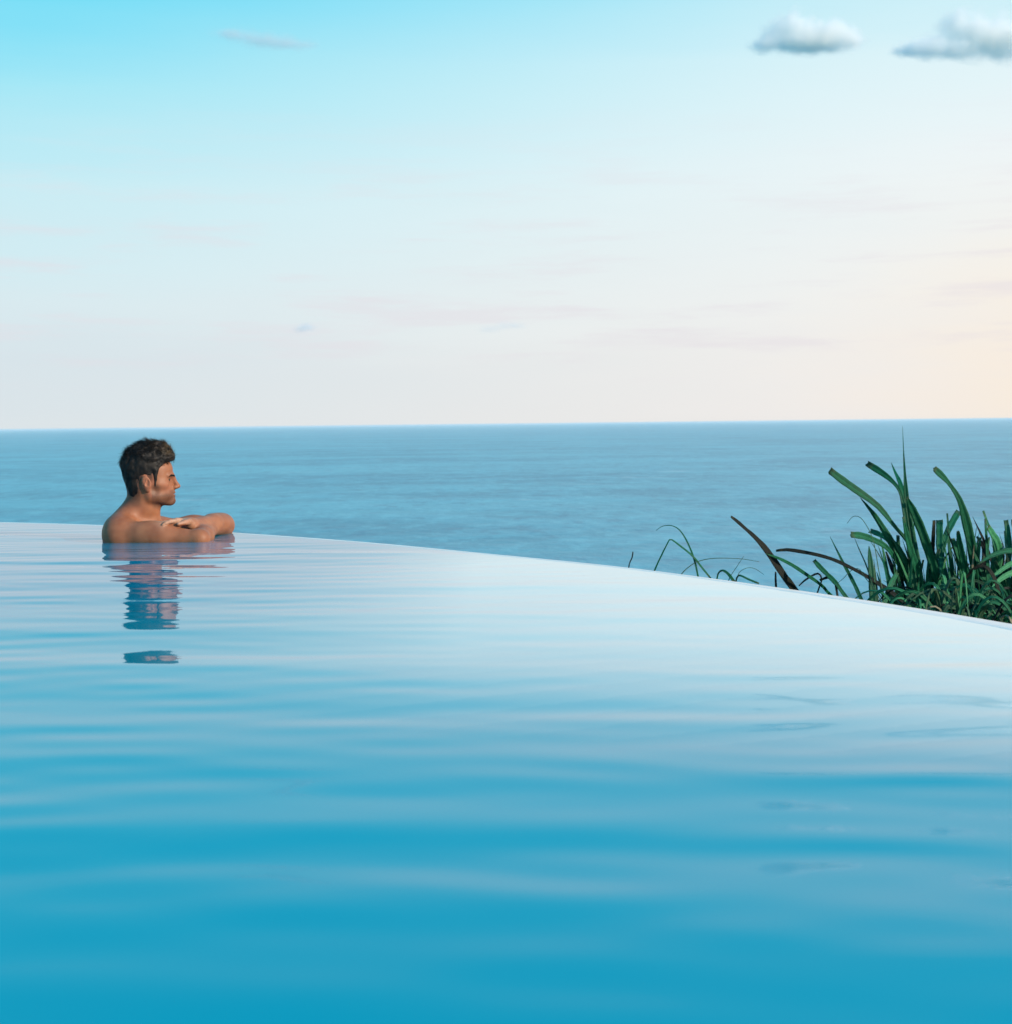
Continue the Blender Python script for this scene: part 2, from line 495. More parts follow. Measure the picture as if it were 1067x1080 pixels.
gc_rng = np.random.default_rng(8)
gv, gf = [], []
vis = np.where((rim[:, 0] > -4.5) & (rim[:, 1] > 0.2))[0]
for _ in range(15000):
    i = vis[gc_rng.integers(len(vis))]
    off = .12 + 6.0 * gc_rng.random() ** 1.3
    zz = np.interp(off, [a_[0] for a_ in offs], [a_[1] for a_ in offs])
    x0, y0 = rim[i] + nrm[i] * off + gc_rng.normal(0, .05, 2)
    a_ = gc_rng.uniform(0, 6.28); hh_ = gc_rng.uniform(.08, .24); b0 = len(gv)
    dx, dy = math.cos(a_), math.sin(a_); w_ = gc_rng.uniform(.004, .010); ln_ = gc_rng.uniform(.05, .5) * hh_
    for u, ww in ((0, 1), (.5, .8), (1, .08)):
        cx, cy, cz = x0 + dx * ln_ * u * u, y0 + dy * ln_ * u * u, zz - .03 + (hh_ + .03) * u
        gv += [(cx - dy * w_ * ww, cy + dx * w_ * ww, cz), (cx + dx * w_ * ww * .5, cy + dy * w_ * ww * .5, cz), (cx + dy * w_ * ww, cy - dx * w_ * ww, cz)]
    for q in (0, 3):
        for e_ in range(3):
            gf.append((b0 + q + e_, b0 + q + (e_ + 1) % 3, b0 + q + 3 + (e_ + 1) % 3, b0 + q + 3 + e_))
m_gc, T = new_mat('ground_grass')
tc = T.n('ShaderNodeTexCoord')
n1 = T.n('ShaderNodeTexNoise', i_Scale=2.5, i_Detail=5.0); T.l(tc.outputs['Object'], n1.inputs['Vector'])
b = T.n('ShaderNodeBsdfPrincipled', i_Roughness=0.7); T.l(T.mix(T.maprange(n1.outputs['Fac'], .35, .65), (.012, .075, .03), (.06, .11, .04)), b.inputs['Base Color'])
o = T.n('ShaderNodeOutputMaterial'); T.l(b.outputs[0], o.inputs[0])
tag(mesh_obj('ground_grass', gv, gf, m_gc), kind='stuff')

# ================================================================= PERSON
HEAD = P(155.5, 510.5, 5.97)                 # ear canal level, centre of the head
YAW = math.radians(15)
PIT = math.radians(0)
HM = np.array(Matrix.Rotation(YAW, 3, 'Z') @ Matrix.Rotation(PIT, 3, 'Y'))
Hc = np.array(HEAD)


def hp(x, y, z):
    return Hc + HM @ np.array((x, y, z))


xs = np.arange(-1.76, -1.09, 0.003)
ys = np.arange(5.62, 6.52, 0.003)
zs = np.concatenate([np.arange(-1.44, -0.10, 0.02), np.arange(-0.10, 0.05, 0.003), np.arange(0.05, 0.40, 0.0023)])
B = Field(xs, ys, zs)
J = lambda px, py, D: np.array(P(px, py, D - .10))

sh_n, el_n = J(127, 564, 5.95), J(210, 568.5, 5.90)
sh_f, el_f = J(166, 560, 6.28), J(234.5, 553.0, 6.36)
neck = J(151, 533, 6.08)
c7 = J(143, 551, 6.12)
chest = J(146, 600, 6.13)
# trunk (mostly under water)
TM = np.array(Matrix.Rotation(math.radians(2), 3, 'Z'))
B.ell(chest + [-.01, 0, 0.0], (.125, .185, .22), .05, M=TM)
B.ell(chest + [.01, 0, -.32], (.10, .155, .20), .06, M=TM)
B.ell(chest + [-.02, 0, -.48], (.115, .165, .13), .06, M=TM)
hip = chest + [-.02, 0, -.55]
for sy in (-1, 1):
    h0 = hip + [0, sy * .09, 0]
    h1 = h0 + [.05, sy * .01, -.38]; h2 = np.array([h1[0] - .04, h1[1], -1.38])
    B.cap(h0, h1, .085, .058, .05); B.cap(h1, h2, .058, .042, .03); B.cap(h2, h2 + [.16, 0, -.02], .04, .025, .03)
# neck and shoulders
B.cap(hp(-.022, 0, -.02), neck, .056, .058, .03)
B.cap(neck, c7 + [0, 0, -.02], .060, .075, .035)
B.cap(neck + [.03, 0, -.02], c7 + [.075, 0, -.06], .035, .04, .03)
B.cap(c7 + [-.026, -.02, .014], sh_n + [-.010, .04, .028], .050, .052, .06)
B.cap(neck + [-.022, -.012, -.005], sh_n + [-.02, .05, .02], .036, .048, .05)
B.cap(c7 + [-.01, .03, .0], sh_f + [-.0, -.03, .0], .05, .045, .04)
B.cap(c7 + [-.045, -.02, -.06], sh_n + [-.02, .06, -.05], .06, .06, .05)
# shoulder blade, collar bone, groove between deltoid and arm
B.ell(c7 + [-.060, -.075, -.085], (.045, .060, .075), .04)
B.cap(neck + [.050, -.01, -.075], sh_n + [.045, .05, .030], .016, .014, .03)
B.cap(neck + [.045, .02, -.075], sh_f + [.02, -.03, .025], .016, .014, .03)
# near arm
B.ell(sh_n, (.074, .066, .074), .035)
B.cap(sh_n + [.01, 0, -.005], sh_n * .45 + el_n * .55, .060, .050, .03)
B.cap(sh_n * .45 + el_n * .55, el_n, .049, .034, .04)
B.ell(sh_n * .62 + el_n * .38 + [0, -.012, .010], (.075, .046, .050), .04)
B.ell(el_n + [.012, .0, .002], (.026, .030, .026), .04)
wr_n = J(222, 560, 6.17)
B.cap(el_n + [.0, .01, 0], el_n * .6 + wr_n * .4, .038, .042, .02)
B.cap(el_n * .6 + wr_n * .4, wr_n, .042, .028, .02)
# far arm
B.ell(sh_f, (.068, .068, .066), .035)
B.cap(sh_f, sh_f * .45 + el_f * .55, .052, .045, .03)
B.cap(sh_f * .45 + el_f * .55, el_f, .045, .037, .05)
B.ell(el_f + [.014, .005, -.012], (.024, .028, .024), .05)
wr_f = J(202, 553.0, 6.00)
B.ell(el_f * .82 + wr_f * .18 + [.004, 0, -.002], (.050, .048, .037), .05)
B.cap(el_f, el_f * .65 + wr_f * .35, .036, .0435, .05)
B.cap(el_f * .65 + wr_f * .35, wr_f, .043, .0255, .02)


def hand(wrist, fwd, side, down, flip=1, curl=.35):
    """palm, four unequal curled fingers and a thumb that leaves the palm's side near the wrist"""
    fwd, side, down = (np.array(v, float) / np.linalg.norm(v) for v in (fwd, side, down))
    M = np.stack([fwd, side, down], 1)
    B.ell(wrist + fwd * .012, (.034, .025, .019), .015, M=M)
    pc = wrist + fwd * .055
    B.ell(pc, (.050, .042, .016), .015, M=M)
    lens = (.040, .045, .041, .032)
    for q, L in enumerate(lens):
        o_ = (q - 1.5) * .0200
        k0 = wrist + fwd * (.088 - abs(q - 1.2) * .004) + side * o_
        d1 = fwd * math.cos(curl * .5) + down * math.sin(curl * .5) + side * (q - 1.5) * .05
        k1 = k0 + d1 * L
        d2 = fwd * math.cos(curl * 1.3) + down * math.sin(curl * 1.3)
        k2 = k1 + d2 * L * .62
        d3 = fwd * math.cos(curl * 1.9) + down * math.sin(curl * 1.9)
        k3 = k2 + d3 * L * .5
        B.cap(k0 - fwd * .02 - down * .004, k0 - down * .003, .009, .0105, .006)
        B.cap(k0, k1, .0098, .0088, .004); B.cap(k1, k2, .0088, .0078, .003); B.cap(k2, k3, .0078, .0066, .003)
    t0 = wrist + fwd * .025 + side * flip * .030
    t1 = t0 + (fwd * .75 + side * flip * .5 + down * .25) * .040
    t2 = t1 + (fwd * .95 + side * flip * .12 + down * .3) * .030
    B.cap(t0, t1, .013, .011, .01); B.cap(t1, t2, .0105, .0085, .004)


# far hand lies on the near upper arm, pale in the sun; near hand holds the far upper arm
tip_f = J(168, 551.5, 5.91)
fh = tip_f - wr_f
hand(wr_f + [0, 0, .006], fh, np.cross([0, 0, 1], fh) + np.array([0, 0, .35]) * 0.1, [0, 0, -1], flip=1, curl=.30)
tip_n = J(203, 551, 6.36)
fh = tip_n - wr_n
hand(wr_n, fh, np.cross([0, .3, 1], fh), [.0, .4, -1], flip=-1, curl=.35)

# ---- head
def he(c, r, k=.012, mode='add', rot=None):
    M = HM if rot is None else HM @ np.array(rot)
    B.ell(hp(*c), r, k, mode, M)
def hcap(a, b, ra, rb, k=.01, mode='add'):
    B.cap(hp(*a), hp(*b), ra, rb, k, mode)
Fh = Field(xs, ys, zs)
BODY, B = B, Fh                                # head is shaped apart, then melted onto the neck
he((-.008, 0, .052), (.096, .074, .088), .02)
he((.050, 0, .060), (.056, .060, .052), .03)
he((.048, 0, -.015), (.054, .054, .066), .02)
he((-.02, 0, -.01), (.06, .06, .06), .03)
for s in (-1, 1):
    hcap((.006, s * .052, -.040), (.012, s * .047, -.058), .013, .014, .015)
    hcap((.012, s * .047, -.056), (.088, s * .016, -.078), .014, .013, .02)
    hcap((.0, s * .050, -.01), (.010, s * .050, -.045), .018, .015, .02)
    hcap((.068, s * .046, -.004), (.045, s * .058, .000), .014, .012, .018)      # cheekbone
    hcap((.080, s * .028, -.045), (.045, s * .042, -.050), .016, .017, .03)
    he((.034, s * .044, .016), (.042, .020, .032), .025)                          # temple
hcap((.05, 0, -.065), (.092, 0, -.074), .024, .016, .02)
he((.098, 0, -.072), (.017, .020, .016), .012)                                   # chin
he((.086, 0, -.040), (.026, .030, .030), .014)                                   # mouth mass
he((.100, 0, -.056), (.010, .016, .008), .008, 'sub')                            # chin crease
for s in (-1, 1):
    he((.108, s * .033, .018), (.021, .0150, .0120), .007, 'sub')                # eye socket
    hcap((.1015, s * .010, .035), (.086, s * .044, .036), .0110, .0085, .010)      # brow ridge
    hcap((.093, s * .022, .0255), (.085, s * .040, .024), .0045, .004, .004)     # upper lid
    hcap((.092, s * .022, .0130), (.085, s * .040, .013), .0040, .004, .004)     # lower lid
he((.088, 0, .004), (.018, .021, .040), .012)                                    # front of the face between the eyes and nose
hcap((.099, 0, .036), (.1065, 0, .022), .0110, .0098, .012)                        # nose root
hcap((.1055, 0, .024), (.1240, 0, -.006), .0090, .0092, .010)                      # bridge
he((.125, 0, -.0115), (.0125, .0105, .0095), .006)                               # tip
hcap((.116, 0, -.016), (.104, 0, -.020), .008, .010, .008)
for s in (-1, 1):
    he((.114, s * .0125, -.0150), (.0115, .0065, .0080), .005)                   # wing
    he((.117, s * .006, -.0245), (.004, .0025, .003), .003, 'sub')               # nostril
he((.1065, 0, -.0385), (.0095, .021, .0060), .006)                               # lips
he((.1050, 0, -.0510), (.0095, .019, .0068), .006)
he((.115, 0, -.0445), (.012, .024, .0016), .003, 'sub')
for s in (-1, 1):                                                                # ears
    rot = Matrix.Rotation(math.radians(-12), 3, 'Y') @ Matrix.Rotation(math.radians(s * 18), 3, 'Z')
    he((-.006, s * .078, .006), (.021, .0085, .032), .006, rot=rot)
    he((-.002, s * .0875, .010), (.0115, .007, .018), .004, 'sub', rot=rot)
    he((.007, s * .080, .001), (.005, .005, .007), .004, rot=rot)
    he((.000, s * .076, -.024), (.009, .006, .008), .006, rot=rot)
    hcap((-.0125, s * .083, -.004), (-.004, s * .083, .022), .0025, .0025, .004)
B = BODY
hk = .022
d = Fh.F; f = B.F
hh = np.clip(0.5 + 0.5 * (f - d) / hk, 0, 1)
B.F = f * (1 - hh) + d * hh - hk * hh * (1 - hh)

V, Qd = surface_nets(B.F, B.xs, B.ys, B.zs)
del Fh
# light smoothing of the grid steps
def laplace(V, Q, it, lam=.5):
    e = np.concatenate([Q[:, [0, 1]], Q[:, [1, 2]], Q[:, [2, 3]], Q[:, [3, 0]]])
    e = np.concatenate([e, e[:, ::-1]])
    cnt = np.bincount(e[:, 0], minlength=len(V))[:, None]
    for _ in range(it):
        s = np.stack([np.bincount(e[:, 0], V[e[:, 1], i], len(V)) for i in range(3)], 1)
        V = V + lam * (s / np.maximum(cnt, 1) - V)
    return V
V1 = laplace(V, Qd, 1); V8 = laplace(V, Qd, 40)
hm = np.clip((np.linalg.norm(V1 - (wr_f * .4 + tip_f * .6), axis=1) - .10) / .04, 0, 1) * np.clip((Hc[2] - .085 - V1[:, 2]) / .03, 0, 1)
V = V1 * (1 - hm[:, None]) + V8 * hm[:, None]
L = (V - Hc) @ HM                              # head-frame coordinates

m_skin, T = new_mat('tanned_skin')
at = T.n('ShaderNodeAttribute', attribute_name='tone')
tc = T.n('ShaderNodeTexCoord')
n1 = T.n('ShaderNodeTexNoise', i_Scale=28.0, i_Detail=4.0); T.l(tc.outputs['Object'], n1.inputs['Vector'])
n2 = T.n('ShaderNodeTexNoise', i_Scale=420.0, i_Detail=2.0); T.l(tc.outputs['Object'], n2.inputs['Vector'])
col = T.mix(T.math('MULTIPLY', T.maprange(n1.outputs['Fac'], 0.4, 0.65, smooth=True), 0.12), at.outputs['Color'], (0.30, 0.105, 0.055))
bp = T.n('ShaderNodeBump', i_Strength=0.25, i_Distance=0.002); T.l(n2.outputs['Fac'], bp.inputs['Height'])
b = T.n('ShaderNodeBsdfPrincipled', i_Roughness=0.55, i_IOR=1.40, i_Coat_Weight=0.07, i_Coat_Roughness=0.38); b.inputs['Specular IOR Level'].default_value = .4
b.inputs['Subsurface Weight'].default_value = 0.12
b.inputs['Subsurface Radius'].default_value = (1.0, 0.35, 0.2); b.inputs['Subsurface Scale'].default_value = 0.008
T.l(col, b.inputs['Base Color']); T.l(bp.outputs[0], b.inputs['Normal'])
o = T.n('ShaderNodeOutputMaterial'); T.l(b.outputs[0], o.inputs[0])

base = np.array((0.315, 0.120, 0.058))
tone = np.tile(base, (len(V), 1))
def blendc(mask, c):
    global tone
    tone = tone * (1 - mask[:, None]) + np.array(c) * mask[:, None]
sst = lambda x, a, b_: (lambda t: t * t * (3 - 2 * t))(np.clip((x - a) / (b_ - a), 0, 1))
ax, ay, az_ = L[:, 0], np.abs(L[:, 1]), L[:, 2]
head = (np.linalg.norm(L - [0.03, 0, 0], axis=1) < .16)
# stubble over jaw, chin, lip and cheeks' edge
jaw = sst(az_, -.030 , -.050) * sst(ax, .010, .03) * head * sst(az_, -.115, -.09)
lipz = sst(ax, .080, .098) * sst(az_, -.022, -.030) * head
side = sst(ax, .008, .022) * sst(-ax, -.062, -.040) * sst(-az_, -.006, .012) * sst(az_, -.10, -.08) * (ay > .03) * head
stub = np.clip(np.maximum(np.maximum(jaw, lipz * .8), side), 0, 1)
sn = vnoise(V[:, 0] * 600, V[:, 1] * 600, V[:, 2] * 600) * .25 + .75
blendc(stub * .78 * sn, (.060, .036, .026))
lips = np.exp(-(((ax - .109) / .012) ** 2 + (ay / .020) ** 2 + ((az_ + .0445) / .0095) ** 2) ** 2) * head
blendc(np.clip(lips, 0, 1) * .8, (.30, .095, .070))
cheek = np.exp(-(((ax - .07) / .03) ** 2 + ((az_ + .012) / .022) ** 2)) * (ay > .03) * head
blendc(cheek * .35, (.36, .13, .08))
ear = ((ay > .070) & (np.abs(ax) < .03) & head).astype(float)
blendc(ear * .35, (.38, .13, .08))
mot = vnoise(V[:, 0] * 22, V[:, 1] * 22, V[:, 2] * 22) * .6 + vnoise(V[:, 0] * 60, V[:, 1] * 60, V[:, 2] * 60) * .4
tone = tone * (1 + .34 * mot[:, None] * np.array((.8, 1, 1)))
nape = sst(-ax, .015, .04) * sst(az_, -.105, -.060) * head
blendc(nape * .75, (.045, .028, .02))
# scalp under the hair is dark at the sides and back
scalp = np.maximum(sst(-ax, -.030, -.015) * sst(az_, .00, .03), sst(az_, .088, .10)) * head * (ay < .0735)
blendc(np.clip(scalp, 0, 1) * .8, (.035, .022, .015))
# sunlight on the far hand painted into its skin tone, paler than the arms
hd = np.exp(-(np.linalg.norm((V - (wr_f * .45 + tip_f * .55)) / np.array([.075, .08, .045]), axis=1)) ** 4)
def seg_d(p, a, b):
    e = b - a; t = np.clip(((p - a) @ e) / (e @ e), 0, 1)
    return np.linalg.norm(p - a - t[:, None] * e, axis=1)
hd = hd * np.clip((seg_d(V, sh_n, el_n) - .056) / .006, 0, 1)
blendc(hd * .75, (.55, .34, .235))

person = empty('person', (HEAD.x, HEAD.y, -1.40))
tag(person, 'shirtless tanned man with dark hair resting folded arms on the pool rim, gazing right', 'person')
body = mesh_obj('body', V, Qd, m_skin, person)
ca = body.data.color_attributes.new('tone', 'FLOAT_COLOR', 'POINT')
ca.data.foreach_set('color', np.concatenate([tone, np.ones((len(V), 1))], 1).astype(np.float32).ravel())

# ---- hair: a volume with the photo's side outline, broken into locks, plus strands
def poly_sd(px_, pz_, poly):
    poly = np.array(poly); d = np.full(px_.shape, 1e9); ins = np.zeros(px_.shape, bool)
    for i in range(len(poly)):
        a, b_ = poly[i], poly[(i + 1) % len(poly)]
        e = b_ - a; wx, wz = px_ - a[0], pz_ - a[1]
        t = np.clip((wx * e[0] + wz * e[1]) / (e @ e), 0, 1)
        d = np.minimum(d, (wx - e[0] * t) ** 2 + (wz - e[1] * t) ** 2)
        c = ((a[1] > pz_) != (b_[1] > pz_)) & (px_ < e[0] * (pz_ - a[1]) / (e[1] if e[1] else 1e-9) + a[0])
        ins ^= c
    return np.sqrt(d) * np.where(ins, -1, 1)
outline = [(.113, .100), (.117, .118), (.108, .140), (.088, .162), (.066, .178), (.040, .186), (.020, .180), (-.004, .183), (-.030, .180), (-.056, .166),
           (-.080, .148), (-.100, .128), (-.114, .104), (-.113, .080), (-.106, .056), (-.097, .028), (-.088, -.004), (-.080, -.034), (-.074, -.064),
           (-.060, -.068), (-.046, -.056), (-.040, -.034), (-.034, -.010), (-.032, .014), (-.026, .034), (-.008, .042), (.012, .038), (.024, .020), (.026, -.006),
           (.036, -.008), (.040, .012), (.042, .034), (.052, .056), (.062, .078), (.080, .090), (.098, .094)]
hxs = np.arange(-.14, .14, .0026); hys = np.arange(-.11, .11, .0026); hzs = np.arange(-.09, .21, .0026)
Hf = Field(hxs, hys, hzs)
Hf.ell((-.010, 0, .070), (.106, .0815, .092), .02)
Hf.ell((.020, 0, .110), (.092, .070, .074), .03)
Hf.ell((.070, 0, .125), (.048, .052, .046), .02)
Hf.ell((-.035, 0, .0), (.060, .0665, .085), .02)
for s in (-1, 1):
    Hf.cap((.033, s * .070, .06), (.032, s * .0665, -.004), .011, .008, .01)
gX, gY, gZ = np.meshgrid(Hf.xs, Hf.ys, Hf.zs, indexing='ij')
pd2 = poly_sd(gX[:, 0, :], gZ[:, 0, :], outline)[:, None, :]
d = np.maximum(Hf.F, pd2 + 0 * gX) 
# locks: swept back waves on top, finer downward ones at the sides and back
topw = np.clip((gZ - .075) / .05, 0, 1)
wv = vnoise(gX * 42 + vnoise(gX * 25, gY * 25, gZ * 25) * .8, gY * 75, gZ * 60 - gX * 18) * .0085 + vnoise(gX * 100, gY * 170, gZ * 110 + 9) * .004
sd_ = vnoise(gX * 95, gY * 95, gZ * 55) * .0022
d = d + .0022 + (wv * topw + sd_ * (1 - topw))
HV, HQ = surface_nets(d.astype(np.float32), Hf.xs, Hf.ys, Hf.zs)
HV = laplace(HV, HQ, 1)
e1 = HV[HQ[:, 2]] - HV[HQ[:, 0]]; e2 = HV[HQ[:, 3]] - HV[HQ[:, 1]]
fn = np.cross(e1, e2); vn = np.zeros_like(HV)
for i in range(4): np.add.at(vn, HQ[:, i], fn)
vn /= np.linalg.norm(vn, axis=1)[:, None] + 1e-9
sv, sf = [], []
pick = RNG.choice(len(HV), min(len(HV), 12000), replace=False)
for i in pick:
    p, nn = HV[i], vn[i]
    if nn[2] < -.5: continue
    top = min(1, max(0, (p[2] - .075) / .05))
    flow = np.array((-.55 + (.9 if p[0] > .06 else 0) * .4, 0.10 * np.sign(p[1]), .55)) * top + np.array((-.30, 0, -1.0)) * (1 - top)
    flow = flow + RNG.normal(0, .17, 3) + .45 * np.array([vnoise(np.array([p[0] * 60]), np.array([p[1] * 60]), np.array([p[2] * 60 + 40 * c_]))[0] for c_ in range(3)])
    t = flow - nn * (flow @ nn); t /= np.linalg.norm(t) + 1e-9
    Ls = (.026 * top + .008) * RNG.uniform(.6, 1.25)
    lift = (.22 * top + .06) * RNG.uniform(.2, 1.4)
    sd2 = np.cross(nn, t); wd = .0008 * RNG.uniform(.6, 1.3)
    base_i = len(sv); N = 4
    q0 = p - nn * .003
    for k in range(N):
        u = k / (N - 1)
        c = q0 + t * Ls * u + nn * (lift * Ls * u * (1.25 - .85 * u)) + np.array((0, 0, -.2 * Ls * u * u))
        ww = wd * (1 - u * .85)
        sv += [c + sd2 * ww, c - sd2 * ww * .5 + nn * ww * .8, c - sd2 * ww]
    for k in range(N - 1):
        a = base_i + k * 3
        for q in range(3):
            sf.append((a + q, a + (q + 1) % 3, a + 3 + (q + 1) % 3, a + 3 + q))
m_hair, T = new_mat('dark_brown_hair')
tc = T.n('ShaderNodeTexCoord')
n1 = T.n('ShaderNodeTexNoise', i_Scale=45.0, i_Detail=4.0); T.l(tc.outputs['Object'], n1.inputs['Vector'])
at = T.n('ShaderNodeAttribute', attribute_name='front_brown')
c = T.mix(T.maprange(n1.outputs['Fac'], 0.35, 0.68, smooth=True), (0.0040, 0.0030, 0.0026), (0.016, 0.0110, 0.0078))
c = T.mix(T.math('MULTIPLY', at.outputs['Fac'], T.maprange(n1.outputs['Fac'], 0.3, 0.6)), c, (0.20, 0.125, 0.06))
b = T.n('ShaderNodeBsdfPrincipled', i_Roughness=0.6, i_IOR=1.35); T.l(c, b.inputs['Base Color'])
o = T.n('ShaderNodeOutputMaterial'); T.l(b.outputs[0], o.inputs[0])
allv = np.concatenate([HV, np.array(sv)])
allf = [tuple(q) for q in HQ.tolist()] + [tuple(x + len(HV) for x in q) for q in sf]
brown_w = (sst(allv[:, 0], .035, .11) * sst(allv[:, 2], .110, .170) * .75).astype(np.float32)  # lighter brown towards the top front of the hair
hair = mesh_obj('hair', allv @ HM.T + Hc, allf, m_hair, person)
fa = hair.data.attributes.new('front_brown', 'FLOAT', 'POINT'); fa.data.foreach_set('value', brown_w)

# ---- eyebrows and eyes
front = L[(L[:, 0] > .055) & (np.abs(L[:, 1]) < .06) & (L[:, 2] > .020) & (L[:, 2] < .050)]
for s in (-1, 1):
    bv, bf = [], []
    for _ in range(260):
        u = RNG.random(); zz = .0325 + .005 * math.sin(u * 2.4) - .002 * u + RNG.normal(0, .0016)
        yy = .010 + u * .036
        xx = .1105 - .30 * max(0, u - .05) ** 1.4 * .075 - .010 * u
        nb = front[np.argmin((front[:, 1] - s * yy) ** 2 + (front[:, 2] - zz) ** 2)]
        p = np.array((nb[0] + .0004, s * yy, zz)); dd = np.array((-.0020 - .003 * u, s * .0055, .0018 - .003 * u)) * RNG.uniform(.8, 1.3)
        nn = np.array((.9, s * .3, .2)); sd2 = np.cross(dd, nn); sd2 /= np.linalg.norm(sd2); i0 = len(bv)
        for k in range(3):
            cpt = p + dd * (k / 2) + nn * .0012 * math.sin(k * 1.5)
            ww = .0008 * (1 - k * .4)
            bv += [cpt + sd2 * ww, cpt + nn * ww, cpt - sd2 * ww]
        for k in range(2):
            for q in range(3):
                a = i0 + k * 3
                bf.append((a + q, a + (q + 1) % 3, a + 3 + (q + 1) % 3, a + 3 + q))
    mesh_obj('eyebrow', np.array(bv) @ HM.T + Hc, bf, m_hair, person)
m_eye, T = new_mat('eye')
tc = T.n('ShaderNodeTexCoord'); sep = T.n('ShaderNodeSeparateXYZ'); T.l(tc.outputs['Object'], sep.inputs[0])
at = T.n('ShaderNodeAttribute', attribute_name='axis')
c = T.ramp(at.outputs['Fac'], [(0.0, (.06, .04, .03)), (.70, (.06, .04, .03)), (.72, (.06, .035, .02)), (.955, (.09, .05, .025)), (.97, (.004, .004, .004))])  # eye whites as dark as the iris: socket shade put into the colour
b = T.n('ShaderNodeBsdfPrincipled', i_Roughness=0.4); b.inputs['Specular IOR Level'].default_value = .15; T.l(c, b.inputs['Base Color'])
o = T.n('ShaderNodeOutputMaterial'); T.l(b.outputs[0], o.inputs[0])
for s in (-1, 1):
    ev, ef, axv = [], [], []
    nu, nv = 20, 12
    for i in range(nv + 1):
        t = math.pi * i / nv
        for j in range(nu):
            ph = 2 * math.pi * j / nu
            q = np.array((math.cos(t), math.sin(t) * math.cos(ph), math.sin(t) * math.sin(ph)))
            ev.append(np.array((.0830, s * .031, .0192)) + q * .0118); axv.append(max(0, q[0]))
    for i in range(nv):
        for j in range(nu):
            ef.append((i * nu + j, i * nu + (j + 1) % nu, (i + 1) * nu + (j + 1) % nu, (i + 1) * nu + j))
    eo = mesh_obj('eye', np.array(ev) @ HM.T + Hc, ef, m_eye, person)
    fa = eo.data.attributes.new('axis', 'FLOAT', 'POINT'); fa.data.foreach_set('value', axv)


# ================================================================= PLANTS
def leaf_mat(name, c1, c2, rough=0.5, trans=0.12):
    m, T = new_mat(name)
    tc = T.n('ShaderNodeTexCoord')
    at = T.n('ShaderNodeAttribute', attribute_name='across')
    oi = T.n('ShaderNodeObjectInfo')
    n1 = T.n('ShaderNodeTexNoise', i_Scale=35.0, i_Detail=4.0); T.l(tc.outputs['Object'], n1.inputs['Vector'])
    c = T.mix(T.maprange(n1.outputs['Fac'], 0.35, 0.65), c1, c2)
    c = T.mix(T.math('MULTIPLY', oi.outputs['Random'], 0.55), c, tuple(v * .55 for v in c1))
    wv = T.math('SINE', T.math('MULTIPLY', at.outputs['Fac'], 60.0))
    c = T.mix(T.maprange(wv, 0.3, 1.0, 0.0, 0.22), c, tuple(min(1, v * 1.8) for v in c2))
    midrib = T.maprange(T.math('ABSOLUTE', at.outputs['Fac']), 0.12, 0.02, 0.0, 0.45)
    c = T.mix(midrib, c, tuple(min(1, v * 2.0 + .01) for v in c2))
    al = T.n('ShaderNodeAttribute', attribute_name='along')
    tipm = T.maprange(T.math('ADD', al.outputs['Fac'], T.math('MULTIPLY', n1.outputs['Fac'], .16)), 1.015, 1.06, smooth=True)
    c = T.mix(T.math('MULTIPLY', tipm, .5), c, (0.07, 0.065, 0.03))
    bp = T.n('ShaderNodeBump', i_Strength=0.3, i_Distance=0.002); T.l(wv, bp.inputs['Height'])
    b = T.n('ShaderNodeBsdfPrincipled', i_Roughness=rough); b.inputs['Specular IOR Level'].default_value = .22; T.l(c, b.inputs['Base Color']); T.l(bp.outputs[0], b.inputs['Normal'])
    tr = T.n('ShaderNodeBsdfTranslucent'); T.l(c, tr.inputs[0])
    ms = T.n('ShaderNodeMixShader', i_0=trans); T.l(b.outputs[0], ms.inputs[1]); T.l(tr.outputs[0], ms.inputs[2])
    o = T.n('ShaderNodeOutputMaterial'); T.l(ms.outputs[0], o.inputs[0])
    return m
M_G = leaf_mat('green_leaf', (0.005, 0.095, 0.044), (0.010, 0.160, 0.072), trans=.2)
M_L = leaf_mat('light_green_leaf', (0.028, 0.20, 0.085), (0.070, 0.30, 0.135), trans=.2)
M_D = leaf_mat('dark_leaf', (0.005, 0.014, 0.009), (0.011, 0.010, 0.007), rough=.6)
M_Y = leaf_mat('dry_leaf', (0.22, 0.20, 0.12), (0.36, 0.32, 0.22), rough=.6, trans=.2)
M_B = leaf_mat('pale_grass', (0.04, 0.11, 0.06), (0.07, 0.15, 0.08), trans=.25)


def catmull(pts, n):
    pts = [Vector(p) for p in pts]
    ext = [pts[0] * 2 - pts[1]] + pts + [pts[-1] * 2 - pts[-2]]
    outp = []
    segs = len(pts) - 1
    for i in range(n):
        u = i / (n - 1) * segs; k = min(int(u), segs - 1); t = u - k
        a, b_, c, d_ = ext[k:k + 4]
        outp.append(0.5 * ((2 * b_) + (c - a) * t + (2 * a - 5 * b_ + 4 * c - d_) * t * t + (3 * b_ - a - 3 * c + d_) * t ** 3))
    return outp


